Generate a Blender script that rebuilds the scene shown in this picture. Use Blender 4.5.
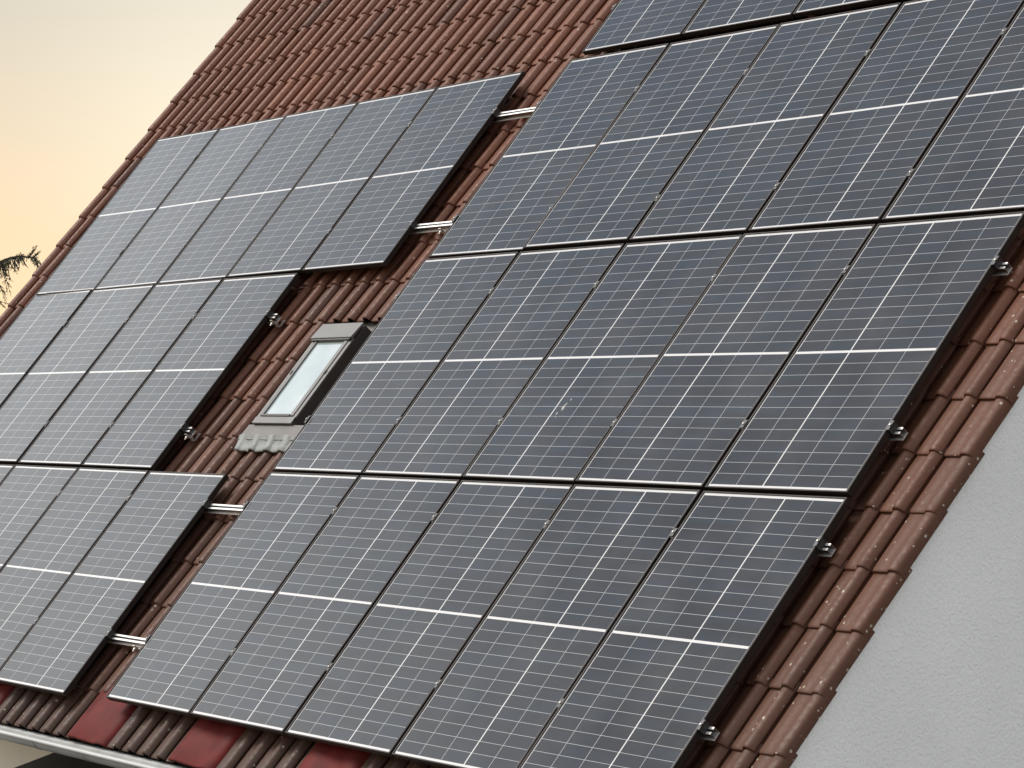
import bpy, math, random
import numpy as np
from mathutils import Vector, Matrix

random.seed(7)
rng = np.random.default_rng(7)
for o in list(bpy.data.objects):
    bpy.data.objects.remove(o)
scene = bpy.context.scene
COL = scene.collection

# ------------------------------------------------------------------ camera
Z0 = 3.4                                   # height of the roof reference line (v = 0) above the ground
PITCH = math.radians(50)
CP, SP = math.cos(PITCH), math.sin(PITCH)
cam_d = bpy.data.cameras.new('camera')
cam_d.sensor_width = 36.0
cam_d.lens = 100.44
cam_d.clip_start = 0.1
cam_d.clip_end = 3000
cam = bpy.data.objects.new('camera', cam_d)
COL.objects.link(cam)
right = Vector((0.549976, 0.835181, 0.000125))
down = Vector((-0.005262, 0.003615, -0.99998))
fwd = Vector((-0.835164, 0.549964, 0.006383))
cam.matrix_world = Matrix.Translation((15.75686, -7.43994, 1.77736 + Z0)) @ Matrix((
    (right.x, -down.x, -fwd.x), (right.y, -down.y, -fwd.y), (right.z, -down.z, -fwd.z))).to_4x4()
scene.camera = cam

# ------------------------------------------------------------------ light
SUN_EL = math.radians(47)
SUN_AZ = math.atan2(-0.52, -0.72)          # soft light through the cloud from the street side, measured from +X
w = bpy.data.worlds.new('World')
scene.world = w
w.use_nodes = True
nt = w.node_tree
nt.nodes.clear()
def N(tree, t, **kw):
    n = tree.nodes.new(t)
    for k, v in kw.items():
        setattr(n, k, v)
    return n
def math_node(tree, op, a, b=None, c=None, clamp=False):
    n = tree.nodes.new('ShaderNodeMath'); n.operation = op; n.use_clamp = clamp
    for i, v in enumerate((a, b, c)):
        if v is None: continue
        if isinstance(v, (int, float)): n.inputs[i].default_value = v
        else: tree.links.new(v, n.inputs[i])
    return n.outputs[0]
def ramp(tree, fac, stops, interp='LINEAR'):
    n = tree.nodes.new('ShaderNodeValToRGB'); n.color_ramp.interpolation = interp
    el = n.color_ramp.elements
    while len(el) > 1: el.remove(el[-1])
    el[0].position = stops[0][0]; el[0].color = (*stops[0][1], 1)
    for p, c in stops[1:]:
        e = el.new(p); e.color = (*c, 1)
    if fac is not None: tree.links.new(fac, n.inputs[0])
    return n.outputs[0]
def mixc(tree, fac, a, b, mode='MIX'):
    n = tree.nodes.new('ShaderNodeMix'); n.data_type = 'RGBA'; n.blend_type = mode
    for s, v in ((n.inputs[0], fac), (n.inputs[6], a), (n.inputs[7], b)):
        if isinstance(v, (int, float)): s.default_value = v
        elif isinstance(v, tuple): s.default_value = (*v, 1)
        else: tree.links.new(v, s)
    return n.outputs[2]
sky = N(nt, 'ShaderNodeTexSky', sky_type='NISHITA', sun_disc=False, sun_elevation=SUN_EL,
        sun_rotation=math.pi / 2 - SUN_AZ, dust_density=2.0, air_density=1.0)
tc = N(nt, 'ShaderNodeTexCoord')
sep = N(nt, 'ShaderNodeSeparateXYZ'); nt.links.new(tc.outputs['Generated'], sep.inputs[0])
el = math_node(nt, 'MAXIMUM', sep.outputs[2], 0.0)
# thin high cloud veil of an evening sky: colour by height, a little brighter round the sunset
noise = N(nt, 'ShaderNodeTexNoise'); noise.inputs['Scale'].default_value = 3.0; noise.inputs['Detail'].default_value = 4
mp = N(nt, 'ShaderNodeMapping'); mp.inputs['Scale'].default_value = (1, 1, 5)
nt.links.new(tc.outputs['Generated'], mp.inputs[0]); nt.links.new(mp.outputs[0], noise.inputs[0])
el2 = math_node(nt, 'ADD', el, math_node(nt, 'MULTIPLY', math_node(nt, 'SUBTRACT', noise.outputs[0], 0.5), 0.045))
veil = ramp(nt, el2, [(0.0, (1.0, 0.76, 0.42)), (0.03, (1.0, 0.70, 0.37)), (0.065, (0.94, 0.565, 0.275)), (0.095, (0.73, 0.49, 0.26)),
                      (0.135, (0.56, 0.43, 0.255)), (0.25, (0.90, 0.86, 0.77)), (0.38, (1.65, 1.65, 1.58)), (0.44, (1.45, 1.47, 1.45)), (0.56, (0.35, 0.42, 0.50)), (0.72, (0.41, 0.47, 0.55)), (0.84, (1.5, 1.5, 1.46)), (1.0, (1.7, 1.7, 1.65))])  # unseen upper bands are shaped for the panel reflections and roof light
# the low sky on the side away from the sunset is much duller
away = math_node(nt, 'MULTIPLY', math_node(nt, 'ADD', sep.outputs[0], 0.35, clamp=True), 1.0)
lowb = math_node(nt, 'SUBTRACT', 1.0, math_node(nt, 'MULTIPLY', el, 1.2), clamp=True)
dull = math_node(nt, 'SUBTRACT', 1.0, math_node(nt, 'MULTIPLY', math_node(nt, 'MULTIPLY', away, lowb), 0.9))
cbd = N(nt, 'ShaderNodeCombineColor')
for q in range(3): nt.links.new(dull, cbd.inputs[q])
veil = mixc(nt, 1.0, veil, cbd.outputs[0], 'MULTIPLY')
dotn = N(nt, 'ShaderNodeVectorMath', operation='DOT_PRODUCT')
nt.links.new(tc.outputs['Generated'], dotn.inputs[0]); dotn.inputs[1].default_value = (-0.872, 0.482, 0.085)
glow = math_node(nt, 'POWER', math_node(nt, 'MAXIMUM', dotn.outputs['Value'], 0.0), 260.0)
veil2 = mixc(nt, math_node(nt, 'MULTIPLY', glow, 0.8), veil, (1.02, 0.87, 0.61))
bg1 = N(nt, 'ShaderNodeBackground'); nt.links.new(sky.outputs[0], bg1.inputs[0]); bg1.inputs[1].default_value = 0.05
bg2 = N(nt, 'ShaderNodeBackground'); nt.links.new(veil2, bg2.inputs[0]); bg2.inputs[1].default_value = 0.85
add = N(nt, 'ShaderNodeAddShader'); nt.links.new(bg1.outputs[0], add.inputs[0]); nt.links.new(bg2.outputs[0], add.inputs[1])
wo = N(nt, 'ShaderNodeOutputWorld'); nt.links.new(add.outputs[0], wo.inputs[0])

sd = bpy.data.lights.new('sun', 'SUN'); sd.energy = 2.3; sd.angle = math.radians(22); sd.color = (1.0, 0.95, 0.88)
so = bpy.data.objects.new('sun', sd); COL.objects.link(so)
sdir = Vector((math.cos(SUN_AZ) * math.cos(SUN_EL), math.sin(SUN_AZ) * math.cos(SUN_EL), math.sin(SUN_EL)))
so.rotation_euler = sdir.to_track_quat('Z', 'Y').to_euler(); so.location = (0, -10, 30)

vs = scene.view_settings
vs.view_transform = 'Standard'; vs.look = 'None'; vs.gamma = 1.0; vs.use_curve_mapping = False; vs.exposure = 0.06
scene.render.engine = 'CYCLES'

# ------------------------------------------------------------------ helpers
def roofpt(u, v, h):
    return (u, v * CP - h * SP, v * SP + h * CP + Z0)
def tag(o, label=None, cat=None, group=None, kind=None):
    if label: o['label'] = label
    if cat: o['category'] = cat
    if group: o['group'] = group
    if kind: o['kind'] = kind
    return o
class MB:
    """collects boxes, tubes and raw faces for one mesh"""
    def __init__(s): s.v = []; s.f = []; s.sm = []; s.mi = []
    def raw(s, verts, faces, smooth=False, mi=0):
        b = len(s.v); s.v += [tuple(q) for q in verts]
        for f in faces: s.f.append(tuple(i + b for i in f)); s.sm.append(smooth); s.mi.append(mi)
        return s
    def box(s, lo, hi, mi=0):
        x0, y0, z0 = lo; x1, y1, z1 = hi
        return s.raw([(x0,y0,z0),(x1,y0,z0),(x1,y1,z0),(x0,y1,z0),(x0,y0,z1),(x1,y0,z1),(x1,y1,z1),(x0,y1,z1)],
              [(0,3,2,1),(4,5,6,7),(0,1,5,4),(1,2,6,5),(2,3,7,6),(3,0,4,7)], mi=mi)
    def tube(s, pts, rad, n=8, cap=True, smooth=True):
        pts = [Vector(q) for q in pts]; k = len(pts)
        if isinstance(rad, (int, float)): rad = [rad] * k
        vs_ = []; 
        t0 = (pts[1] - pts[0]).normalized()
        a = t0.orthogonal().normalized()
        for i in range(k):
            t = (pts[min(i + 1, k - 1)] - pts[max(i - 1, 0)]).normalized()
            a = (a - t * a.dot(t)).normalized(); b = t.cross(a)
            for j in range(n):
                th = 2 * math.pi * j / n
                vs_.append(pts[i] + (a * math.cos(th) + b * math.sin(th)) * rad[i])
        fs = [(i * n + j, i * n + (j + 1) % n, (i + 1) * n + (j + 1) % n, (i + 1) * n + j) for i in range(k - 1) for j in range(n)]
        s.raw(vs_, fs, smooth)
        if cap:
            s.raw(vs_[:n], [tuple(range(n))[::-1]]); s.raw(vs_[-n:], [tuple(range(n))])
        return s
    def xform(s, fn): s.v = [tuple(fn(*q)) for q in s.v]; return s
    def build(s, name, mats, parent=None, bevel=0):
        me = bpy.data.meshes.new(name); me.from_pydata(s.v, [], s.f)
        me.polygons.foreach_set('use_smooth', s.sm)
        if not isinstance(mats, (list, tuple)): mats = [mats]
        for m in mats: me.materials.append(m)
        me.polygons.foreach_set('material_index', s.mi)
        me.update()
        o = bpy.data.objects.new(name, me); COL.objects.link(o)
        if parent: o.parent = parent
        if bevel:
            b = o.modifiers.new('bevel', 'BEVEL'); b.width = bevel; b.segments = 2; b.limit_method = 'ANGLE'
        return o
def empty(name, loc=(0,0,0), rot=(0,0,0)):
    o = bpy.data.objects.new(name, None); COL.objects.link(o); o.location = loc; o.rotation_euler = rot; o.empty_display_size = 0.2
    return o
def copy_tree(o, parent=None):
    c = o.copy(); COL.objects.link(c)
    if parent: c.parent = parent
    for ch in list(o.children):
        copy_tree(ch, c)
    return c

# ------------------------------------------------------------------ materials
def mat(name, col, rough=0.6, metal=0.0, spec=0.5):
    m = bpy.data.materials.new(name); m.use_nodes = True
    b = m.node_tree.nodes['Principled BSDF']
    b.inputs['Base Color'].default_value = (*col, 1); b.inputs['Roughness'].default_value = rough
    b.inputs['Metallic'].default_value = metal; b.inputs['Specular IOR Level'].default_value = spec
    return m
def noisy(name, c1, c2, scale, rough=0.7, metal=0.0, bump=0.0, bscale=None, bdist=0.01):
    m = mat(name, c1, rough, metal); t = m.node_tree; b = t.nodes['Principled BSDF']
    tcn = N(t, 'ShaderNodeTexCoord'); n = N(t, 'ShaderNodeTexNoise'); n.inputs['Scale'].default_value = scale; n.inputs['Detail'].default_value = 6
    t.links.new(tcn.outputs['Object'], n.inputs[0])
    t.links.new(ramp(t, n.outputs[0], [(0.3, c1), (0.7, c2)]), b.inputs['Base Color'])
    if bump:
        n2 = N(t, 'ShaderNodeTexNoise'); n2.inputs['Scale'].default_value = bscale; n2.inputs['Detail'].default_value = 4
        t.links.new(tcn.outputs['Object'], n2.inputs[0])
        bp = N(t, 'ShaderNodeBump'); bp.inputs['Strength'].default_value = bump; bp.inputs['Distance'].default_value = bdist
        t.links.new(n2.outputs[0], bp.inputs['Height']); t.links.new(bp.outputs[0], b.inputs['Normal'])
    return m

M_frame = noisy('black_anodised_frame', (0.018, 0.013, 0.011), (0.026, 0.019, 0.016), 9, 0.5)
M_frame.node_tree.nodes['Principled BSDF'].inputs['Specular IOR Level'].default_value = 0.22
M_alu = noisy('mill_aluminium', (0.80, 0.78, 0.75), (0.68, 0.66, 0.64), 14, 0.4, 0.5)
M_web = noisy('rail_web', (0.42, 0.40, 0.38), (0.34, 0.32, 0.30), 14, 0.3, 1.0)
M_steel = noisy('stainless_steel', (0.66, 0.62, 0.56), (0.50, 0.46, 0.41), 30, 0.35, 0.6)
M_gutter = noisy('grey_gutter', (0.42, 0.42, 0.40), (0.34, 0.34, 0.325), 4, 0.55)
M_zinc = noisy('zinc_gutter', (0.55, 0.55, 0.53), (0.44, 0.44, 0.42), 3, 0.5, 0.0)
M_lead = noisy('pale_flashing', (0.27, 0.275, 0.26), (0.19, 0.195, 0.185), 12, 0.6, 0.1, 0.3, 40)
M_flash = noisy('brown_grey_flashing', (0.14, 0.125, 0.113), (0.10, 0.09, 0.082), 8, 0.5, 0.2)
M_clad = noisy('grey_cladding', (0.165, 0.158, 0.150), (0.13, 0.124, 0.118), 6, 0.45, 0.2)
M_clad_dark = noisy('dark_cladding', (0.055, 0.047, 0.042), (0.04, 0.034, 0.03), 6, 0.5)
M_wall = noisy('white_render', (0.87, 0.86, 0.845), (0.79, 0.78, 0.77), 1.3, 0.9, 0, 0.9, 72, 0.013)
M_cream = noisy('cream_render', (0.60, 0.55, 0.46), (0.52, 0.47, 0.39), 1.5, 0.9, 0, 0.4, 60, 0.006)
M_deck = mat('roof_underlay', (0.03, 0.028, 0.027), 0.9)
M_wood = noisy('brown_timber', (0.10, 0.065, 0.045), (0.07, 0.045, 0.03), 5, 0.7)
M_canopy = noisy('dark_roofing_felt', (0.05, 0.05, 0.048), (0.035, 0.035, 0.034), 20, 0.8, 0, 0.3, 90)
M_red = noisy('red_coated_plate', (0.15, 0.017, 0.014), (0.085, 0.012, 0.011), 9, 0.6)
M_red.node_tree.nodes['Principled BSDF'].inputs['Specular IOR Level'].default_value = 0.12
M_bark = noisy('bark', (0.07, 0.05, 0.035), (0.04, 0.03, 0.022), 12, 0.9)
M_drop = mat('bird_dropping', (0.36, 0.36, 0.34), 0.8)
M_black = mat('black_clamp', (0.02, 0.02, 0.02), 0.4)

def tile_material():
    m = mat('clay_tile', (0.17, 0.07, 0.05), 0.55, 0.0, 0.28); t = m.node_tree; b = t.nodes['Principled BSDF']
    at = N(t, 'ShaderNodeAttribute'); at.attribute_name = 'tile_tone'
    tcn = N(t, 'ShaderNodeTexCoord')
    base = ramp(t, at.outputs['Fac'], [(0.0, (0.090, 0.034, 0.019)), (0.25, (0.140, 0.046, 0.0215)), (0.7, (0.176, 0.058, 0.0265)), (1.0, (0.215, 0.078, 0.038))])
    n1 = N(t, 'ShaderNodeTexNoise'); n1.inputs['Scale'].default_value = 1.1; n1.inputs['Detail'].default_value = 5
    t.links.new(tcn.outputs['Object'], n1.inputs[0])
    n2 = N(t, 'ShaderNodeTexNoise'); n2.inputs['Scale'].default_value = 42; n2.inputs['Detail'].default_value = 6
    t.links.new(tcn.outputs['Object'], n2.inputs[0])
    # weathered grey-brown film in patches, thicker at the eaves where water and dirt collect
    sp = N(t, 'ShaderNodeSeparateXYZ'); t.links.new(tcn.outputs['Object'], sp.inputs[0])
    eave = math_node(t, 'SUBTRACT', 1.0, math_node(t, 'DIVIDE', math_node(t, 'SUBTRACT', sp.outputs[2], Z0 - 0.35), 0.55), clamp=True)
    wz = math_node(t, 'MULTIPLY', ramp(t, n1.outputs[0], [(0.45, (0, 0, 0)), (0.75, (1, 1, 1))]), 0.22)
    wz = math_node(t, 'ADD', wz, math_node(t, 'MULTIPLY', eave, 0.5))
    low = math_node(t, 'SUBTRACT', 1.0, math_node(t, 'DIVIDE', math_node(t, 'SUBTRACT', sp.outputs[2], Z0 + 0.6), 3.4), clamp=True)  # broad darker brown tone, stronger lower down the slope
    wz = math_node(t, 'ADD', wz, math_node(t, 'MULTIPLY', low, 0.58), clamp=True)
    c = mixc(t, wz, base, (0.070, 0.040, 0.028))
    c = mixc(t, math_node(t, 'MULTIPLY', ramp(t, n2.outputs[0], [(0.35, (0, 0, 0)), (0.7, (1, 1, 1))]), 0.35), c, (0.075, 0.032, 0.021), 'MIX')
    # lichen specks, densest at the verge
    vo = N(t, 'ShaderNodeTexVoronoi'); vo.inputs['Scale'].default_value = 44
    t.links.new(tcn.outputs['Object'], vo.inputs[0])
    spc = N(t, 'ShaderNodeSeparateColor'); t.links.new(vo.outputs['Color'], spc.inputs[0])
    n3 = N(t, 'ShaderNodeTexNoise'); n3.inputs['Scale'].default_value = 2.6; t.links.new(tcn.outputs['Object'], n3.inputs[0])
    verge = math_node(t, 'DIVIDE', math_node(t, 'SUBTRACT', sp.outputs[0], 5.3), 0.8, clamp=True)
    dens = math_node(t, 'ADD', math_node(t, 'MULTIPLY', math_node(t, 'SUBTRACT', n3.outputs[0], 0.46), 0.75), math_node(t, 'MULTIPLY', verge, 0.13))
    pick = math_node(t, 'LESS_THAN', spc.outputs[0], dens)
    rad = math_node(t, 'MULTIPLY', spc.outputs[1], 0.36)
    dd = math_node(t, 'ADD', vo.outputs['Distance'], math_node(t, 'MULTIPLY', math_node(t, 'SUBTRACT', n2.outputs[0], 0.5), 0.5))
    spot = math_node(t, 'MULTIPLY', pick, math_node(t, 'LESS_THAN', dd, rad))
    c = mixc(t, math_node(t, 'MULTIPLY', spot, 0.7), c, (0.50, 0.44, 0.36))
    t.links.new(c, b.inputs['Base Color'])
    t.links.new(ramp(t, n2.outputs[0], [(0.3, (0.45,) * 3), (0.7, (0.68,) * 3)]), b.inputs['Roughness'])
    bp = N(t, 'ShaderNodeBump'); bp.inputs['Strength'].default_value = 0.35; bp.inputs['Distance'].default_value = 0.004
    t.links.new(n2.outputs[0], bp.inputs['Height']); t.links.new(bp.outputs[0], b.inputs['Normal'])
    return m
M_tile = tile_material()

PW, PH = 1.096, 1.754            # panel
LIP = 0.013
HX = PW / 2 - LIP - 0.007        # half width of the cell field
HY = PH / 2 - 0.62 * LIP - 0.015
def cell_material():
    m = mat('solar_cells', (0.03, 0.033, 0.04), 0.13); t = m.node_tree; b = t.nodes['Principled BSDF']
    tcn = N(t, 'ShaderNodeTexCoord'); sp = N(t, 'ShaderNodeSeparateXYZ'); t.links.new(tcn.outputs['Object'], sp.inputs[0])
    x, y = sp.outputs[0], sp.outputs[1]
    cw = 2 * HX / 5; CG = 0.0068; ch = (HY - CG) / 12
    def gridline(coord, pitch, half):       # 1 on the lines of a grid
        d = math_node(t, 'PINGPONG', coord, pitch / 2)          # distance to the nearest multiple of the pitch
        return math_node(t, 'LESS_THAN', d, half)
    xs = math_node(t, 'ADD', x, HX)
    ay = math_node(t, 'SUBTRACT', math_node(t, 'ABSOLUTE', y), CG)
    lv = gridline(xs, cw, 0.0017)
    lh = gridline(ay, ch, 0.0011)
    bold = math_node(t, 'LESS_THAN', math_node(t, 'ABSOLUTE', math_node(t, 'SUBTRACT', x, cw / 2)), 0.0044)
    mid = math_node(t, 'LESS_THAN', ay, 0.0)
    outx = math_node(t, 'GREATER_THAN', math_node(t, 'ABSOLUTE', x), HX)
    outy = math_node(t, 'GREATER_THAN', math_node(t, 'ABSOLUTE', y), HY)
    thin = math_node(t, 'MAXIMUM', lv, lh)
    white = bold
    for q in (mid, outx, outy): white = math_node(t, 'MAXIMUM', white, q)
    # every cell has its own slight tint
    cx = math_node(t, 'FLOOR', math_node(t, 'DIVIDE', xs, cw)); cy = math_node(t, 'FLOOR', math_node(t, 'DIVIDE', math_node(t, 'ADD', y, 2.0), ch))
    oi = N(t, 'ShaderNodeObjectInfo')
    cb = N(t, 'ShaderNodeCombineXYZ'); t.links.new(cx, cb.inputs[0]); t.links.new(cy, cb.inputs[1])
    t.links.new(math_node(t, 'MULTIPLY', oi.outputs['Random'], 50), cb.inputs[2])
    wn = N(t, 'ShaderNodeTexWhiteNoise'); t.links.new(cb.outputs[0], wn.inputs[0])
    cell = ramp(t, wn.outputs['Value'], [(0.0, (0.0115, 0.0115, 0.0125)), (0.5, (0.013, 0.0145, 0.0175)), (1.0, (0.013, 0.0185, 0.026))])
    pt = ramp(t, oi.outputs['Random'], [(0.0, (0.86, 0.86, 0.87)), (1.0, (1.15, 1.14, 1.13))])
    cell = mixc(t, 1.0, cell, pt, 'MULTIPLY')
    # dust film on the glass
    nz = N(t, 'ShaderNodeTexNoise'); nz.inputs['Scale'].default_value = 2.2; nz.inputs['Detail'].default_value = 8
    t.links.new(tcn.outputs['Object'], nz.inputs[0])
    dust = math_node(t, 'MULTIPLY', ramp(t, nz.outputs[0], [(0.3, (0, 0, 0)), (0.75, (1, 1, 1))]), 0.022)
    c = mixc(t, thin, cell, (0.42, 0.42, 0.42))
    c = mixc(t, white, c, (0.64, 0.62, 0.605))
    c = mixc(t, dust, c, (0.45, 0.42, 0.38))
    t.links.new(c, b.inputs['Base Color'])
    t.links.new(ramp(t, nz.outputs[0], [(0.3, (0.11,) * 3), (0.75, (0.19,) * 3)]), b.inputs['Roughness'])
    b.inputs['IOR'].default_value = 1.5
    return m
M_cell = cell_material()

def pane_material():
    m = mat('window_pane', (0.55, 0.62, 0.62), 0.06); t = m.node_tree; b = t.nodes['Principled BSDF']
    tcn = N(t, 'ShaderNodeTexCoord'); n = N(t, 'ShaderNodeTexNoise'); n.inputs['Scale'].default_value = 3.5; n.inputs['Detail'].default_value = 3
    t.links.new(tcn.outputs['Object'], n.inputs[0])
    t.links.new(ramp(t, n.outputs[0], [(0.35, (0.34, 0.41, 0.41)), (0.65, (0.45, 0.50, 0.495))]), b.inputs['Base Color'])
    b.inputs['Coat Weight'].default_value = 1.0; b.inputs['Coat Roughness'].default_value = 0.03
    return m
M_pane = pane_material()

# ------------------------------------------------------------------ ground
g = MB(); g.raw([(-900, -900, 0), (900, -900, 0), (900, 900, 0), (-900, 900, 0)], [(0, 1, 2, 3)])
ground = tag(g.build('ground', noisy('lawn_ground', (0.06, 0.085, 0.03), (0.10, 0.10, 0.05), 0.6, 0.95, 0, 0.5, 8)), kind='structure')
pv = MB(); pv.raw([(-14, -16, 0.004), (34, -16, 0.004), (34, 24, 0.004), (-14, 24, 0.004)], [(0, 1, 2, 3)])
tag(pv.build('bounce_yard', noisy('concrete_paving', (0.40, 0.385, 0.36), (0.32, 0.305, 0.285), 2, 0.9)), kind='structure')  # unseen paving, widened and lightened to bounce neutral light onto the gable

# ------------------------------------------------------------------ house
PU = 0.1967                       # tile cover width
GV = 0.3391                       # tile gauge
U_STEP = 5.76                     # left foot of a roll
V_EAVE = -0.258
NR = 25                           # tile rows
HB = -0.130                       # valley height at the lower lip
RISE = 0.016
V_RIDGE = V_EAVE + NR * GV + 0.02
U_R = U_STEP + 0.325              # verges
U_L = U_STEP - 64 * PU - 0.03
house = empty('house', (0, 0, 0))
tag(house, 'rendered house with a steep brown clay tiled roof and white gable wall', 'house')

SKY = (-0.885, -0.36, 2.205, 3.05)     # skylight u0,u1,v0,v1
HOLE = (-1.02, -0.22, 2.00, 3.10)
RED = [(37, 40), (28, 31), (21, 24), (14, 17)]      # red eave plates, in tile columns

def roll_profile():
    return [(0.0, -0.026), (0.001, -0.004), (0.005, 0.0), (0.045, -0.001), (0.086, 0.0005), (0.096, 0.005), (0.104, 0.0145), (0.112, 0.0255), (0.124, 0.0335),
           (0.139, 0.036), (0.155, 0.0335), (0.166, 0.027), (0.174, 0.0175), (0.184, 0.008), (0.185, 0.004), (0.178, -0.004), (0.178, -0.028), (0.1967, -0.029)]
def verge_profile():
    return [(0.0, -0.026), (0.001, -0.004), (0.005, 0.0), (0.06, 0.0), (0.104, 0.001), (0.112, 0.006), (0.119, 0.0135), (0.127, 0.017), (0.140, 0.019), (0.155, 0.0185), (0.170, 0.015), (0.179, 0.009), (0.185, 0.001), (0.188, -0.010), (0.190, -0.038), (0.176, -0.039)]
def left_verge_profile():
    return [(0.062, -0.075), (0.064, -0.05), (0.068, -0.01), (0.078, 0.011), (0.092, 0.024), (0.106, 0.032), (0.118, 0.035),
           (0.139, 0.036), (0.155, 0.0335), (0.166, 0.027), (0.174, 0.0175), (0.184, 0.008), (0.185, 0.004), (0.178, -0.004), (0.178, -0.028), (0.1967, -0.029)]
tv = []; tf = []; tsm = []; ttone = []
def add_tile(ub, row, prof, tone):
    """one clay tile: ub = left edge, row = course"""
    v0 = V_EAVE + row * GV + rng.normal(0, 0.0022)
    dh = rng.normal(0, 0.0014); du = rng.normal(0, 0.0016); rot = rng.normal(0, 0.004); tw = rng.normal(0, 0.010)
    L = 0.392
    sl = RISE / GV
    stations = [(L, 0.0), (0.20, 0.0), (0.016, 0.0), (0.005, -0.0018), (0.0005, -0.005), (0.0, -0.008), (0.004, -0.0155)]
    b = len(tv); n = len(prof)
    for dv, drop in stations:
        for (x, z) in prof:
            # sides flare a little so the lap looks like separate tiles
            h = HB + z + dh - sl * dv + drop + tw * (x - 0.1)
            vv = v0 + dv + rot * (x - 0.1)
            tv.append(roofpt(ub + x + du - rot * dv, vv, h))
    for i in range(len(stations) - 1):
        for j in range(n - 1):
            a = b + i * n + j
            tf.append((a, a + n, a + n + 1, a + 1)); tsm.append(True); ttone.append(tone)
rp, vp, lp = roll_profile(), verge_profile(), left_verge_profile()
colbase = U_STEP - 0.100
for r in range(NR):
    v0 = V_EAVE + r * GV
    for k in range(-1, 65):
        ub = colbase - k * PU
        tone = float(np.clip(rng.normal(0.52, 0.17), 0, 1))
        if rng.random() < 0.015: tone = float(rng.random() * 0.15)
        if k == -1: add_tile(ub, r, vp, tone); continue
        if k == 64: add_tile(ub, r, lp, tone); continue
        uc, vc = ub + PU / 2, v0 + 0.17
        if HOLE[0] < uc < HOLE[1] and HOLE[2] < vc < HOLE[3]: continue
        # plates: k0..k1 means groove k1 to groove k0
        if r == 0 and any(a + 1 <= k < b_ for a, b_ in RED): continue
        add_tile(ub, r, rp, tone)
me = bpy.data.meshes.new('roof')
me.from_pydata(tv, [], tf); me.polygons.foreach_set('use_smooth', tsm)
me.attributes.new('tile_tone', 'FLOAT', 'FACE').data.foreach_set('value', ttone)
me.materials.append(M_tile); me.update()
roof = bpy.data.objects.new('roof', me); COL.objects.link(roof); roof.parent = house
tag(roof, 'brown clay pantile roof slope with lichen specks')

# underlay below the tiles (closed slab) and the back slope
dk = MB()
a_, b_, c_, d_ = (U_L + 0.52, V_EAVE + 0.06), (U_STEP - 0.11, V_EAVE + 0.06), (U_STEP - 0.11, V_RIDGE), (U_L + 0.52, V_RIDGE)
vs_ = [roofpt(q[0], q[1], h) for h in (-0.20, -0.26) for q in (a_, b_, c_, d_)]
dk.raw(vs_, [(0, 1, 2, 3), (7, 6, 5, 4), (0, 4, 5, 1), (1, 5, 6, 2), (2, 6, 7, 3), (3, 7, 4, 0)])
dk.build('roof_underlay', M_deck, roof)
rx, ry, rz = roofpt(0, V_RIDGE, HB)
bk = MB()
Yb = 2 * ry - roofpt(0, V_EAVE, HB)[1]; Ze = roofpt(0, V_EAVE, HB)[2]
bk.raw([(U_L + 0.03, ry, rz), (U_R - 0.1, ry, rz), (U_R - 0.1, Yb, Ze), (U_L + 0.03, Yb, Ze),
        (U_L + 0.03, ry, rz - 0.09), (U_R - 0.1, ry, rz - 0.09), (U_R - 0.1, Yb, Ze - 0.09), (U_L + 0.03, Yb, Ze - 0.09)],
       [(0, 1, 2, 3), (7, 6, 5, 4), (0, 3, 7, 4), (1, 5, 6, 2), (2, 6, 7, 3)])
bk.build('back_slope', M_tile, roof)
rd = MB()
u = U_L
while u < U_R - 0.1:
    pr = [(math.cos(t) * 0.13, math.sin(t) * 0.11) for t in np.linspace(0, math.pi, 12)]
    vs_ = [(uu, ry + y * sc, rz + 0.0 + z * sc) for uu, sc in ((u, 1.06), (u + 0.42, 0.96)) for y, z in pr]
    rd.raw(vs_, [(i, i + 1, i + 13, i + 12) for i in range(11)], True)
    u += 0.36
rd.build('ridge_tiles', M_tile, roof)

# walls: closed prism, gable set back under the verge
WX0, WX1 = U_L + 0.15, U_STEP + 0.262
WY0, WY1 = 0.36, 2 * ry - 0.36
def roof_under(y):                     # height of the underside of the roof above wall line y
    yy = y if y < ry else 2 * ry - y
    v = (yy + (-0.188) * SP) / CP
    return v * SP + (-0.188) * CP + Z0
prof = [(WY0, 0), (WY1, 0), (WY1, roof_under(WY1)), (ry, roof_under(ry)), (WY0, roof_under(WY0))]
for X0, X1, lab in ((WX1 - 0.36, WX1, 'light grey rough rendered gable wall'), (WX0, WX0 + 0.36, None)):
    gw = MB()
    vs_ = [(X, y, z) for X in (X0, X1) for y, z in prof]
    gw.raw(vs_, [(4, 3, 2, 1, 0), (5, 6, 7, 8, 9), (0, 1, 6, 5), (1, 2, 7, 6), (2, 3, 8, 7), (3, 4, 9, 8), (4, 0, 5, 9)])
    tag(gw.build('gable_wall', M_wall, house), lab)
for ya, yb, lab in ((WY0 + 0.003, WY0 + 0.36, 'cream rendered wall below the gutter'), (WY1 - 0.36, WY1 - 0.003, None)):
    fw = MB(); fw.box((WX0 + 0.363, ya, 0), (WX1 - 0.363, yb, roof_under(WY0) - 0.12))
    tag(fw.build('eave_wall', M_cream, house), lab)
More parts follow.
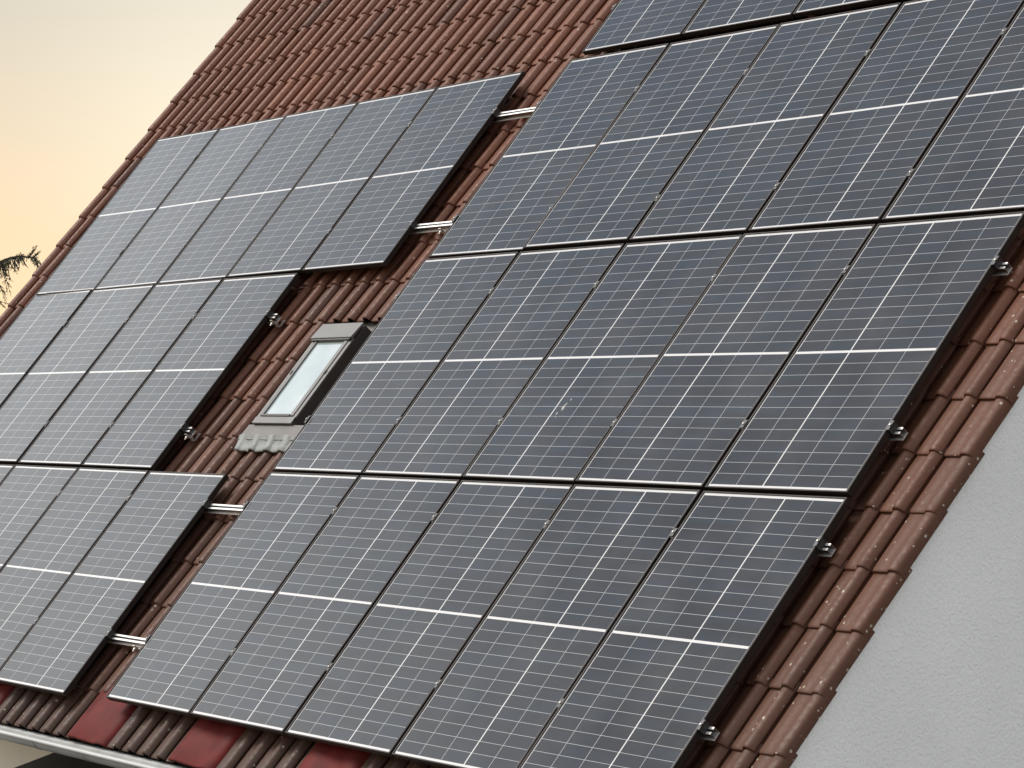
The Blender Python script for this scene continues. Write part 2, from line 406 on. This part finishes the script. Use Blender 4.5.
# fascia board and gutter
fz = Z0 - 0.31
fb = MB(); fb.box((U_L + 0.1, -0.052, fz - 0.06), (U_R - 0.14, -0.028, fz + 0.006))
fb.box((U_L + 0.1, -0.027, fz - 0.06), (U_R - 0.14, WY0 - 0.003, fz - 0.045))
fb.build('fascia', M_zinc, house)
gt = MB(); gx0, gx1 = U_L - 0.02, U_R + 0.02
gy, gz, gr = -0.135, Z0 - 0.305, 0.066
prf = [(gy + gr * math.cos(t), gz + gr * math.sin(t)) for t in np.linspace(0, -math.pi, 15)]
bead = [(gy - gr - 0.012 + 0.012 * math.cos(t), gz + 0.012 * math.sin(t)) for t in np.linspace(0, 1.75 * math.pi, 11)]
inn = [(gy + (gr - 0.003) * math.cos(t), gz + (gr - 0.003) * math.sin(t)) for t in np.linspace(-math.pi, 0, 15)]
loop = prf + bead[1:] + inn
n = len(loop)
for lo_, hi_, mi_ in ((0, 14, 0), (14, 25, 1), (25, n, 0)):
    gt.raw([(X, y, z) for X in (gx0, gx1) for y, z in loop], [(i, (i + 1) % n, n + (i + 1) % n, n + i) for i in range(lo_, hi_)], True, mi_)
for X in (gx0, gx1): gt.raw([(X, y, z) for y, z in prf], [tuple(range(15))])
gutter = tag(gt.build('gutter', [M_gutter, M_zinc], house), 'light grey half round eave gutter')
def gutter_strap(x):
    m = MB(); q = 0.0035
    o_ = [(gy + (gr + q) * math.cos(t), gz + (gr + q) * math.sin(t)) for t in np.linspace(0, -math.pi, 15)]
    i_ = [(gy + (gr + 0.0006) * math.cos(t), gz + (gr + 0.0006) * math.sin(t)) for t in np.linspace(-math.pi, 0, 15)]
    lp_ = o_ + i_; k = len(lp_)
    m.raw([(X, y, z) for X in (x, x + 0.028) for y, z in lp_], [(i, (i + 1) % k, k + (i + 1) % k, k + i) for i in range(k)])
    return m
x = -6.4
while x < 6.0:
    gutter_strap(x).build('gutter_bracket', M_gutter, gutter); x += 0.72
# red plates among the eave tiles
for a, b2 in RED:
    u1 = colbase + PU - (a + 1) * PU + 0.004; u0 = colbase + PU - (b2 + 1) * PU + 0.092
    m = MB()
    pr = [(u0 - 0.004, 0.0), (u0 - 0.003, 0.036), (u0 + 0.004, 0.040), (u0 + 0.09, 0.039), (u0 + 0.13, 0.030), (u1 - 0.22, 0.016), (u1 - 0.185, 0.014),
          (u1 - 0.15, 0.022), (u1 - 0.11, 0.026), (u1 - 0.06, 0.024), (u1 - 0.03, 0.015), (u1 - 0.012, 0.0), (u1 - 0.006, -0.012)]
    st = [(0.40, 0.0), (0.2, 0.0), (0.004, 0.0), (-0.003, -0.004), (-0.004, -0.012), (0.002, -0.018)]
    k = len(pr)
    vv = [roofpt(x_, V_EAVE + dv, HB + z_ - RISE / GV * dv + dr) for dv, dr in st for x_, z_ in pr]
    m.raw(vv, [(i * k + j, (i + 1) * k + j, (i + 1) * k + j + 1, i * k + j + 1) for i in range(len(st) - 1) for j in range(k - 1)], True)
    tag(m.build('eave_plate', M_red, roof), 'flat dark red plate set among the eave tiles')

# ------------------------------------------------------------------ skylight (part of the house)
def rbox(m, u0, u1, v0, v1, h0, h1, mi=0):
    return m.box((u0, v0, h0), (u1, v1, h1), mi)
su0, su1, sv0, sv1 = SKY
f = MB(); HT = -0.072
rbox(f, su0, su0 + 0.06, sv0, sv1, -0.20, HT - 0.012); rbox(f, su1 - 0.06, su1, sv0, sv1, -0.20, HT - 0.012)
rbox(f, su0 + 0.0602, su1 - 0.0602, sv0, sv0 + 0.05, -0.20, HT - 0.012); rbox(f, su0 + 0.0602, su1 - 0.0602, sv1 - 0.06, sv1, -0.20, HT - 0.012)
skylight = tag(f.xform(roofpt).build('skylight', M_clad_dark, house, 0.004), 'small grey framed roof window between the two panel arrays')
# outer cover strips lie on the frame
for a0, a1 in ((su0 - 0.002, su0 + 0.036), (su1 - 0.036, su1 + 0.002)):
    f = MB(); rbox(f, a0, a1, sv0 + 0.02, sv1 - 0.12, HT - 0.0118, HT)
    f.xform(roofpt).build('cover_strip', M_clad, skylight, 0.003)
f = MB(); a = 0.040
rbox(f, su0 + a + 0.012, su0 + a + 0.032, sv0 + 0.06, sv1 - 0.125, HT - 0.0115, HT + 0.006)
rbox(f, su1 - a - 0.042, su1 - a, sv0 + 0.06, sv1 - 0.125, HT - 0.0115, HT + 0.006)
rbox(f, su0 - 0.002, su1 + 0.002, sv0 - 0.004, sv0 + 0.052, HT - 0.0115, HT + 0.004)
f.xform(roofpt).build('sash', M_clad, skylight, 0.003)
f = MB(); rbox(f, su0 + 0.071, su1 - 0.083, sv0 + 0.0525, sv0 + 0.070, HT - 0.0115, HT + 0.010)
f.xform(roofpt).build('glazing_bar', M_clad_dark, skylight, 0.002)
f = MB(); rbox(f, su0 + 0.0705, su1 - 0.0825, sv0 + 0.071, sv1 - 0.13, HT - 0.03, HT - 0.006)
f.xform(roofpt).build('pane', M_pane, skylight)
f = MB()                                             # hood over the top end
v0h, v1h = sv1 - 0.135, sv1 + 0.004
f.raw([(su0 - 0.004, v0h, HT), (su1 + 0.004, v0h, HT), (su1 + 0.004, v1h, HT), (su0 - 0.004, v1h, HT),
       (su0 - 0.004, v0h, HT + 0.026), (su1 + 0.004, v0h, HT + 0.026), (su1 + 0.004, v1h, HT + 0.012), (su0 - 0.004, v1h, HT + 0.012)],
      [(0,3,2,1),(4,5,6,7),(0,1,5,4),(1,2,6,5),(2,3,7,6),(3,0,4,7)])
f.xform(roofpt).build('hood', M_clad, skylight, 0.004)
f = MB(); rbox(f, su0 + 0.01, su1 - 0.01, v0h - 0.012, v0h - 0.001, HT - 0.01, HT + 0.018)
f.xform(roofpt).build('hood_gasket', M_clad_dark, skylight)
for a0, a1 in ((su0 + 0.03, su0 + 0.046), (su1 - 0.046, su1 - 0.03)):
    f = MB(); rbox(f, a0, a1, 2.62, 2.65, HT, HT + 0.009)
    f.xform(roofpt).build('hinge', M_clad_dark, skylight, 0.002)
# flashing: side gutters, sheet above and below
f = MB()
rbox(f, HOLE[0] - 0.03, su0 - 0.001, 2.08, sv1 + 0.25, -0.198, -0.178)
rbox(f, su1 + 0.001, HOLE[1] + 0.06, 2.08, sv1 + 0.25, -0.198, -0.178)
rbox(f, su0, su1, sv1 + 0.001, sv1 + 0.25, -0.196, -0.172)
fl0 = HB + 0.046
f.raw([(HOLE[0] + 0.07, 2.075, fl0), (HOLE[1] + 0.05, 2.075, fl0), (HOLE[1] + 0.05, sv0 - 0.002, fl0 - 0.006), (HOLE[0] + 0.07, sv0 - 0.002, fl0 - 0.006),
       (HOLE[0] + 0.07, 2.075, -0.175), (HOLE[1] + 0.05, 2.075, -0.175), (HOLE[1] + 0.05, sv0 - 0.002, -0.175), (HOLE[0] + 0.07, sv0 - 0.002, -0.175)],
      [(0,1,2,3),(7,6,5,4),(0,4,5,1),(1,5,6,2),(2,6,7,3),(3,7,4,0)])
f.xform(roofpt).build('flashing', M_flash, skylight)
f = MB()                                             # pleated apron dressed over the tile rolls
ap0, ap1, av0, av1 = HOLE[0] + 0.075, HOLE[1] + 0.04, 1.992, 2.105
def tile_h(u_):
    x_ = (u_ - colbase) % PU
    return float(np.interp(x_, [q[0] for q in rp], [q[1] for q in rp]))
us = np.linspace(ap0, ap1, 70); vv = []
for i, (v_, lift, amp) in enumerate(((av0 + 0.003, -0.004, 1.05), (av0, 0.003, 1.05), (av0 + 0.01, 0.009, 1.05), (2.03, 0.010, 1.0), (2.06, 0.012, 0.9), (av1 - 0.008, 0.022, 0.55), (av1, 0.022, 0.4))):
    for j, u_ in enumerate(us):
        rel = v_ - (V_EAVE + 6 * GV)
        vv.append((u_ + 0.004 * math.sin(j * 1.7 + i), v_ + 0.003 * math.sin(j * 0.6), HB + amp * max(tile_h(u_), 0.0) * 0.55 + (1 - amp) * 0.020 + 0.020 + lift))
k = len(us)
f.raw(vv, [(i * k + j, i * k + j + 1, (i + 1) * k + j + 1, (i + 1) * k + j) for i in range(6) for j in range(k - 1)], True)
ap = f.xform(roofpt).build('apron_flashing', M_lead, skylight)
tag(ap, 'pale pleated apron dressed over the tile rolls')

# ------------------------------------------------------------------ solar panels
H_ROWS = {}
gap01, gap12, gap23 = 0.0218, 0.0287, 0.0692
VB_R = [0, PH + gap01, 2 * PH + gap01 + gap12, 3 * PH + gap01 + gap12 + gap23]
SH_R = [0, -0.010, -0.0037, 0.055]
LU, LV = -6.1157, -0.0357
VB_L = [LV, PH + 0.0234 + LV, 2 * PH + 0.0234 + 0.0315 + LV]
FT = 0.035
def make_panel():
    root = empty('solar_panel', (0, 0, 0), (PITCH, 0, 0))
    m = MB(); hx, hy = PW / 2, PH / 2
    # four mitred bars: lip, outer wall with a small step, inner lip edge, return flange below
    prof_ = [(0, -FT), (0, -0.0012), (0.0012, 0), (LIP - 0.0006, 0), (LIP, -0.0006), (LIP, -0.007), (0.002, -0.007), (0.002, -FT + 0.002), (0.03, -FT + 0.002), (0.03, -FT)]
    k = len(prof_)
    corners = [(-hx, -hy, 1, 1), (hx, -hy, -1, 1), (hx, hy, -1, -1), (-hx, hy, 1, -1)]
    vv = [(cx + sx * a, cy + sy * a * (0.62 if a <= LIP else 1), z) for cx, cy, sx, sy in corners for a, z in prof_]
    fs = []
    for c in range(4):
        d = (c + 1) % 4
        for i in range(k):
            j = (i + 1) % k
            fs.append((c * k + i, d * k + i, d * k + j, c * k + j))
    m.raw(vv, [q[::-1] for q in fs])
    m.build('frame', M_frame, root)
    gm = MB(); a = LIP - 0.002
    gm.box((-hx + a, -hy + 0.62 * a, -0.0085), (hx - a, hy - 0.62 * a, -0.0052))
    gm.build('cell_glass', M_cell, root)
    jb = MB(); jb.box((-0.06, 0.55, -0.028), (0.06, 0.63, -0.0086)); jb.build('junction_box', M_black, root)
    return root
panel0 = make_panel(); first = True
ORD = ['first', 'second', 'third', 'fourth', 'fifth']
def place_panel(u, v, flip, label, group, rz=0.0):
    global first
    o = panel0 if first else copy_tree(panel0)
    first = False
    uc, vc = u + PW / 2, v + PH / 2
    dh = rng.normal(0, 0.0012)
    o.location = roofpt(uc, vc, dh)
    o.rotation_euler = Matrix.Rotation(PITCH, 3, 'X').to_euler()
    tilt = Matrix.Rotation(rng.normal(0, 0.0028), 3, 'X') @ Matrix.Rotation(rng.normal(0, 0.0032), 3, 'Y')
    o.rotation_euler = (Matrix.Rotation(PITCH, 3, 'X') @ tilt @ Matrix.Rotation(rz + (math.pi if flip else 0), 3, 'Z')).to_euler()
    tag(o, label, 'solar panel', group)
    return o
GR, GL = 'solar panels of the right array', 'solar panels of the left array'
rown = ['bottom row', 'lower middle row', 'upper middle row', '']
posR = ['leftmost', 'second from left', 'middle', 'second from right', 'rightmost']
spot_panel = None
for r in range(4):
    for k in range(5 if r < 3 else 4):
        if r < 3: lab = f'dark solar panel, {posR[k]} in the {rown[r]} of the right array'
        else: lab = f'solar panel {["leftmost", "second from left", "third from left", "rightmost"][k]} in the cut off topmost row of the right array'
        o = place_panel(SH_R[r] + k * (PW + 0.02), VB_R[r], r % 2 == 1, lab, GR)
        if r == 1 and k == 2: spot_panel = o
posL = ['rightmost', 'second from right', 'third from right', 'fourth from right', 'leftmost']
rownL = ['bottom row', 'middle row', 'top row']
for r, ks in ((0, (4, 3, 2, 1)), (1, (3, 2, 1, 0)), (2, (4, 3, 2, 1, 0))):
    for i, k in enumerate(ks):
        u = LU + k * (PW + 0.02); v = VB_L[r]; rz = 0.0
        pos = posL[i] if not (i == len(ks) - 1) else 'leftmost'
        if r == 2:
            v -= 0.0115 * (4 - k); u += 0.006 * (4 - k); rz = 0.009
        place_panel(u, v, r % 2 == 1, f'grey shining solar panel, {pos} in the {rownL[r]} of the left array', GL, rz)
sp_ = MB()
ang = np.linspace(0, 2 * math.pi, 22)[:-1]
rr = 0.011 * (1 + 0.35 * np.sin(3 * ang + 1) + 0.25 * rng.normal(0, 1, 21))
top = [(0.9 * a_ * math.cos(t), 1.9 * a_ * math.sin(t), 0.0) for a_, t in zip(rr, ang)]
sp_.raw([(0, 0, 0.0022)] + [(x_, y_, 0.0005) for x_, y_, _ in top], [(0, i + 1, (i + 1) % 21 + 1) for i in range(21)], True)
for dx, dy, s_ in ((0.025, 0.05, 0.006), (-0.02, -0.05, 0.005), (0.012, 0.075, 0.004)):
    sp_.raw([(dx, dy, 0.0018)] + [(dx + s_ * math.cos(t), dy + 1.6 * s_ * math.sin(t), 0.0005) for t in ang], [(0, i + 1, (i + 1) % 21 + 1) for i in range(21)], True)
bd = sp_.build('bird_dropping', M_drop, spot_panel)
bd.location = (0.03, 0.36, -0.0051)       # this panel is turned half round

# ------------------------------------------------------------------ mounting rails
def rail_h(m, u0, u1, v):
    """C-profile rail: two bright lips with a slot between, web and foot flange"""
    t = -FT - 0.001
    m.box((u0, v + 0.007, t - 0.004), (u1, v + 0.020, t)); m.box((u0, v - 0.020, t - 0.004), (u1, v - 0.007, t))
    m.box((u0, v + 0.017, t - 0.036), (u1, v + 0.0198, t - 0.0042), 1); m.box((u0, v - 0.0198, t - 0.036), (u1, v - 0.017, t - 0.0042), 1)
    m.box((u0, v - 0.028, t - 0.040), (u1, v + 0.020, t - 0.0362))
def hook(m, u, v):
    """roof hook: bolted plate beside the rail, arm running down under the tile above"""
    t = -FT - 0.041
    m.box((u - 0.016, v - 0.040, t - 0.006), (u + 0.016, v + 0.022, t - 0.0005))
    m.box((u - 0.016, v - 0.046, t - 0.006), (u + 0.016, v - 0.0405, t + 0.042))
    m.tube([(u, v - 0.050, t + 0.020), (u, v - 0.062, t + 0.020)], 0.010, 6)
    m.tube([(u, v - 0.046, t + 0.020), (u, v - 0.074, t + 0.020)], 0.005, 6)
    pts = [(u, v - 0.03, t - 0.008), (u, v - 0.045, t - 0.026), (u, v - 0.030, t - 0.038), (u, v + 0.03, t - 0.040)]
    for p, q in zip(pts[:-1], pts[1:]):
        p, q = Vector(p), Vector(q); d = (q - p).normalized(); nrm = Vector((0, -d.z, d.y)) * 0.003
        s = 0.014
        vv = [p - nrm, q - nrm, q + nrm, p + nrm]
        m.raw([(a_.x + e, a_.y, a_.z) for e in (-s, s) for a_ in vv], [(0,1,2,3),(7,6,5,4),(0,4,5,1),(1,5,6,2),(2,6,7,3),(3,7,4,0)])
def make_rail(u0, u1, v, clamps, ends, hooks, label):
    root = empty('mounting_rail', roofpt((u0 + u1) / 2, v, -FT - 0.041), (PITCH, 0, 0))
    loc = lambda m: m.xform(lambda x, y, z: (x - (u0 + u1) / 2, y - v, z + FT + 0.041))
    m = MB(); rail_h(m, u0, u1, v); loc(m).build('rail_profile', [M_alu, M_web], root)
    for u in clamps:                                  # mid clamps in the joints between panels
        m = MB(); m.box((u - 0.0085, v - 0.03, -FT), (u + 0.0085, v + 0.03, -0.004)); m.box((u - 0.0135, v - 0.025, 0.0008), (u + 0.0135, v + 0.025, 0.0022))
        c = loc(m).build('mid_clamp', M_black, root, 0)
        m = MB(); m.tube([(u, v, 0.0024), (u, v, 0.008)], 0.0055, 6); loc(m).build('bolt', M_steel, c)
    for u, s in ends:                                 # end clamps, s = +1 to the right of a panel
        m = MB(); a, b = sorted((u + s * 0.001, u + s * 0.016)); m.box((a, v - 0.028, -FT), (b, v + 0.028, -0.001))
        a, b = sorted((u - s * 0.008, u + s * 0.016)); m.box((a, v - 0.028, 0.0012), (b, v + 0.028, 0.004))
        c = loc(m).build('end_clamp', M_black, root)
        m = MB(); m.tube([(u + s * 0.008, v, 0.0042), (u + s * 0.008, v, 0.010)], 0.0055, 6); loc(m).build('bolt', M_steel, c)
    for u in hooks:
        m = MB(); hook(m, u, v); loc(m).build('roof_hook', M_steel, root)
    return tag(root, label, 'mounting rail', 'aluminium mounting rails under the panels')
PP = PW + 0.02
def mids(u0, ks): return [u0 + k * PP - 0.01 for k in ks]
R_END = 4 * PP + PW
L_END = LU + 4 * PP + PW
rails = [
 (0, 0.44, 'aluminium rail crossing the gap between both arrays lowest, near the eave'),
 (0, 1.485, 'aluminium rail crossing the gap between the arrays just below the roof window'),
 (1, 2.178, 'aluminium rail ending under the right array level with the lower edge of the roof window'),
 (1, 3.21, 'aluminium rail under the right array just above the roof window'),
 (2, 3.885, 'aluminium rail crossing the gap beside the top left row, lower of its two'),
 (2, 4.91, 'aluminium rail crossing the gap at the top of the left array, uppermost in the gap')]
for r, v, lab in rails:
    e = R_END + SH_R[r]
    if r in (0, 2):
        make_rail(LU - 0.03 if r == 2 else -4.9, e + 0.05, v, mids(LU, (2, 3, 4) if r == 0 else (1, 2, 3, 4)) + mids(SH_R[r], (1, 2, 3, 4)),
                  [(L_END, 1), (SH_R[r], -1), (e, 1)], [-0.2 if v < 4.5 and abs(v - 1.485) > .1 else -0.02] + [e - 0.16, 1.9, 3.7, -2.0], lab)
    else:
        make_rail(-0.06, e + 0.05, v, mids(SH_R[r], (1, 2, 3, 4)), [(SH_R[r], -1), (e, 1)], [0.1, e - 0.16, 1.9, 3.7], lab)
L3E = LU + 3 * PP + PW
make_rail(LU - 0.03, L3E + 0.07, 2.11, mids(LU, (1, 2, 3)), [(L3E, 1)], [L3E + 0.05, -3.5], 'aluminium rail of the left array middle row, its hook left of the roof window bottom')
make_rail(LU - 0.03, L3E + 0.07, 3.13, mids(LU, (1, 2, 3)), [(L3E, 1)], [L3E + 0.05, -3.5], 'aluminium rail of the left array middle row, its hook up left of the window hood')
make_rail(-0.02 + 0.055, 4.6, VB_R[3] + 0.42, mids(SH_R[3], (1, 2, 3)), [(SH_R[3], -1)], [1.9, 3.7], 'aluminium rail under the panel row cut off by the top edge')

# ------------------------------------------------------------------ terrace canopy under the gutter
cn = empty('terrace_canopy', (2.0, WY0, 0))
tag(cn, 'dark felt covered terrace canopy below the gutter at bottom left', 'canopy')
m = MB(); cx0, cx1 = -1.55 - 2.0, 4.2
dz = math.tan(math.radians(16)); zc = Z0 - 0.52; L_ = 2.2
m.raw([(cx0, 0, zc), (cx1, 0, zc), (cx1, -L_, zc - dz * L_), (cx0, -L_, zc - dz * L_), (cx0, 0, zc - 0.05), (cx1, 0, zc - 0.05), (cx1, -L_, zc - dz * L_ - 0.05), (cx0, -L_, zc - dz * L_ - 0.05)],
      [(3,2,1,0),(4,5,6,7),(0,1,5,4),(1,2,6,5),(2,3,7,6),(3,0,4,7)])
m.build('canopy_roof', M_canopy, cn)
for x_ in (cx0 + 0.12, cx1 - 0.12):
    m = MB(); m.box((x_ - 0.05, -L_ + 0.1, 0), (x_ + 0.05, -L_ + 0.2, zc - dz * (L_ - 0.1) - 0.052)); m.build('post', M_wood, cn, 0.006)

# ------------------------------------------------------------------ conifer beyond the house
cpos = Vector((15.75686, -7.43994, 1.77736 + Z0))
def at_px(x, y, dist):
    d = fwd + right * ((x - 512) / 2857.0) + down * ((y - 384) / 2857.0)
    return cpos + d * dist
D = 36.0
tip = at_px(38, 254, D)
edge = at_px(-6, 266, D)
rt = Vector((right.x, right.y, 0)).normalized()
trunk_xy = edge - rt * 2.6
tree = empty('spruce_tree', (trunk_xy.x, trunk_xy.y, 0))
tag(tree, 'dark spruce tree beyond the far roof edge, one drooping branch reaching in at left', 'tree')
TX, TY = trunk_xy.x, trunk_xy.y
m = MB(); m.tube([(0, 0, 0), (0.02, 0, 3), (0, 0.03, 7), (0, 0, 10), (0, 0, 12.3)], [0.24, 0.20, 0.13, 0.06, 0.015], 10); m.build('trunk', M_bark, tree)
def foliage_material():
    m_ = noisy('spruce_needles', (0.030, 0.036, 0.020), (0.06, 0.055, 0.028), 5, 0.8)
    return m_
M_fol = foliage_material()
cr = MB(); tw = MB()
def needle_spray(p, d, L, wd):
    """a hanging twig with needles on both sides"""
    d = d.normalized(); k = max(3, int(L / 0.016)); side = d.cross(Vector((random.uniform(-1, 1), random.uniform(-1, 1), 0.3))).normalized()
    pts = [p + d * (L * i / 4) + Vector((0, 0, -0.12 * L * (i / 4) ** 2)) for i in range(5)]
    cr.tube(pts, [0.006, 0.005, 0.004, 0.003, 0.002], 3, cap=False)
    for i in range(k):
        t_ = (i + random.random()) / k
        q = pts[0].lerp(pts[-1], t_); nl = wd * (1.0 - 0.6 * t_) * random.uniform(0.6, 1.2)
        th = random.uniform(0, 6.283); b_ = d.cross(side)
        nd = (side * math.cos(th) + b_ * math.sin(th)) * 0.8 + d * random.uniform(0.3, 0.9)
        e = q + nd.normalized() * nl; o_ = d.cross(nd).normalized() * 0.007
        cr.raw([q - o_, q + o_, e], [(0, 1, 2)])
def branch(p0, p1, sag, hero=False, dense=1.0):
    L = (p1 - p0).length; n_ = 14
    pts = []
    for i in range(n_ + 1):
        s = i / n_
        q = p0.lerp(p1, s) + Vector((0, 0, -sag * math.sin(math.pi * s) * (1 - 0.3 * s)))
        pts.append(q)
    cr.tube(pts, [0.035 * (1 - s / n_) * min(1, L / 3) + 0.005 for s in range(n_ + 1)], 5, cap=False)
    d0 = (p1 - p0).normalized(); sd_ = d0.cross(Vector((0, 0, 1))).normalized()
    cnt = int(L * (34 if hero else 9) * dense)
    for i in range(cnt):
        s = random.uniform(0.15, 1.0) if not hero else random.uniform(0.5, 1.0)
        j = min(n_ - 1, int(s * n_)); q = pts[j].lerp(pts[j + 1], s * n_ - j)
        tl = (0.30 if hero else 0.5) * (1.15 - s) * random.uniform(0.5, 1.2) + 0.05
        if hero: tl = (0.05 + 0.75 * (1.06 - s)) * random.uniform(0.3, 1.1)
        dd_ = Vector((0, 0, -1)) * random.uniform(0.3, 1.0) + sd_ * random.uniform(-0.6, 0.6) + d0 * random.uniform(-0.1, 0.7)
        needle_spray(q, dd_, tl, 0.035 if hero else 0.05)
    return pts
base = Vector((TX, TY, 0))
loc_ = lambda P: P - base
# the branch that reaches into view: it rises a little, then its tip bends over
poly = [(-60, 282), (-30, 270), (0, 262), (10, 258), (20, 256), (30, 257.5), (36, 259), (40, 264), (40.5, 269)]
pl = [loc_(at_px(x_, y_, D)) for x_, y_ in poly]
cr.tube([Vector((0, 0, edge.z - 0.1))] + pl, [0.05, 0.03, 0.022, 0.018, 0.015, 0.013, 0.011, 0.009, 0.007, 0.004], 5, cap=False)
def on_poly(x_):
    for a_, b2 in zip(poly[:-1], poly[1:]):
        if a_[0] <= x_ <= b2[0]: return a_[1] + (b2[1] - a_[1]) * (x_ - a_[0]) / max(1e-6, b2[0] - a_[0])
    return poly[-1][1]
PXM = D / 2857.0
def shoot(P, d, L, side=True):
    """a hanging shoot with short side shoots, as a spruce carries them"""
    needle_spray(P, d, L, 0.036)
    if side:
        for _ in range(int(L / 0.045)):
            t_ = random.uniform(0.1, 0.9)
            sd2 = d.normalized() * 0.6 + rt * random.choice((-1, 1)) * random.uniform(0.4, 1.0) + fwd * random.uniform(-.5, .5) + Vector((0, 0, random.uniform(-.5, .25)))
            needle_spray(P + d.normalized() * L * t_ + Vector((0, 0, -0.12 * L * t_ ** 2)), sd2, L * random.uniform(0.18, 0.4) * (1.1 - t_), 0.03)
for _ in range(150):
    x_ = random.uniform(-55, 38)
    if x_ < 8: ln = random.uniform(8, 28)
    elif x_ < 22: ln = random.uniform(6, 20)
    else: ln = random.uniform(4, 10)
    P = loc_(at_px(x_, on_poly(x_), D)) + fwd * random.uniform(-0.22, 0.22)
    dd_ = Vector((0, 0, -1)) + rt * random.uniform(-0.6, 0.9) + fwd * random.uniform(-0.4, 0.4)
    shoot(P, dd_, ln * PXM * random.uniform(0.6, 1.0), x_ < 30)
for _ in range(90):                                   # short twigs along the upper side
    x_ = random.uniform(-40, 38); P = loc_(at_px(x_, on_poly(x_), D))
    needle_spray(P, rt * random.uniform(-0.2, 1) + Vector((0, 0, random.uniform(-0.3, 0.6))), random.uniform(2, 6) * PXM, 0.034)
for a_, b2, n2_ in (((28, 259), (35, 246), 4), ((32, 254), (36, 243), 3), ((33, 258), (40, 249), 3), ((34, 257), (40.5, 270), 3), ((2, 266), (11, 296), 2), ((-3, 280), (8, 300), 2), ((-6, 296), (6, 309), 2), ((-5, 300), (9, 303), 1)):
    P, Q = loc_(at_px(*a_, D)), loc_(at_px(*b2, D))
    for _ in range(n2_):
        shoot(P, Q - P + rt * random.uniform(-.03, .03) + Vector((0, 0, random.uniform(-.02, .02))), (Q - P).length * random.uniform(.8, 1.05))
zz = 1.4
while zz < 12.0:
    nb = random.randint(4, 6); a0 = random.uniform(0, 6.28)
    for i in range(nb):
        a_ = a0 + i * 2 * math.pi / nb + random.uniform(-0.3, 0.3)
        dr = Vector((math.cos(a_), math.sin(a_), 0))
        R_ = 3.1 * (1 - (zz - 1.0) / 11.4) ** 0.8 * random.uniform(0.8, 1.05) + 0.15
        lim = dr.dot(rt)
        if lim > 0.2: R_ = min(R_, 2.2 / lim)
        e_ = dr * R_ + Vector((0, 0, zz - 0.12 * R_))
        branch(Vector((0, 0, zz)), e_, 0.1 * R_)
    zz += random.uniform(0.30, 0.42)
cr.build('crown', M_fol, tree)
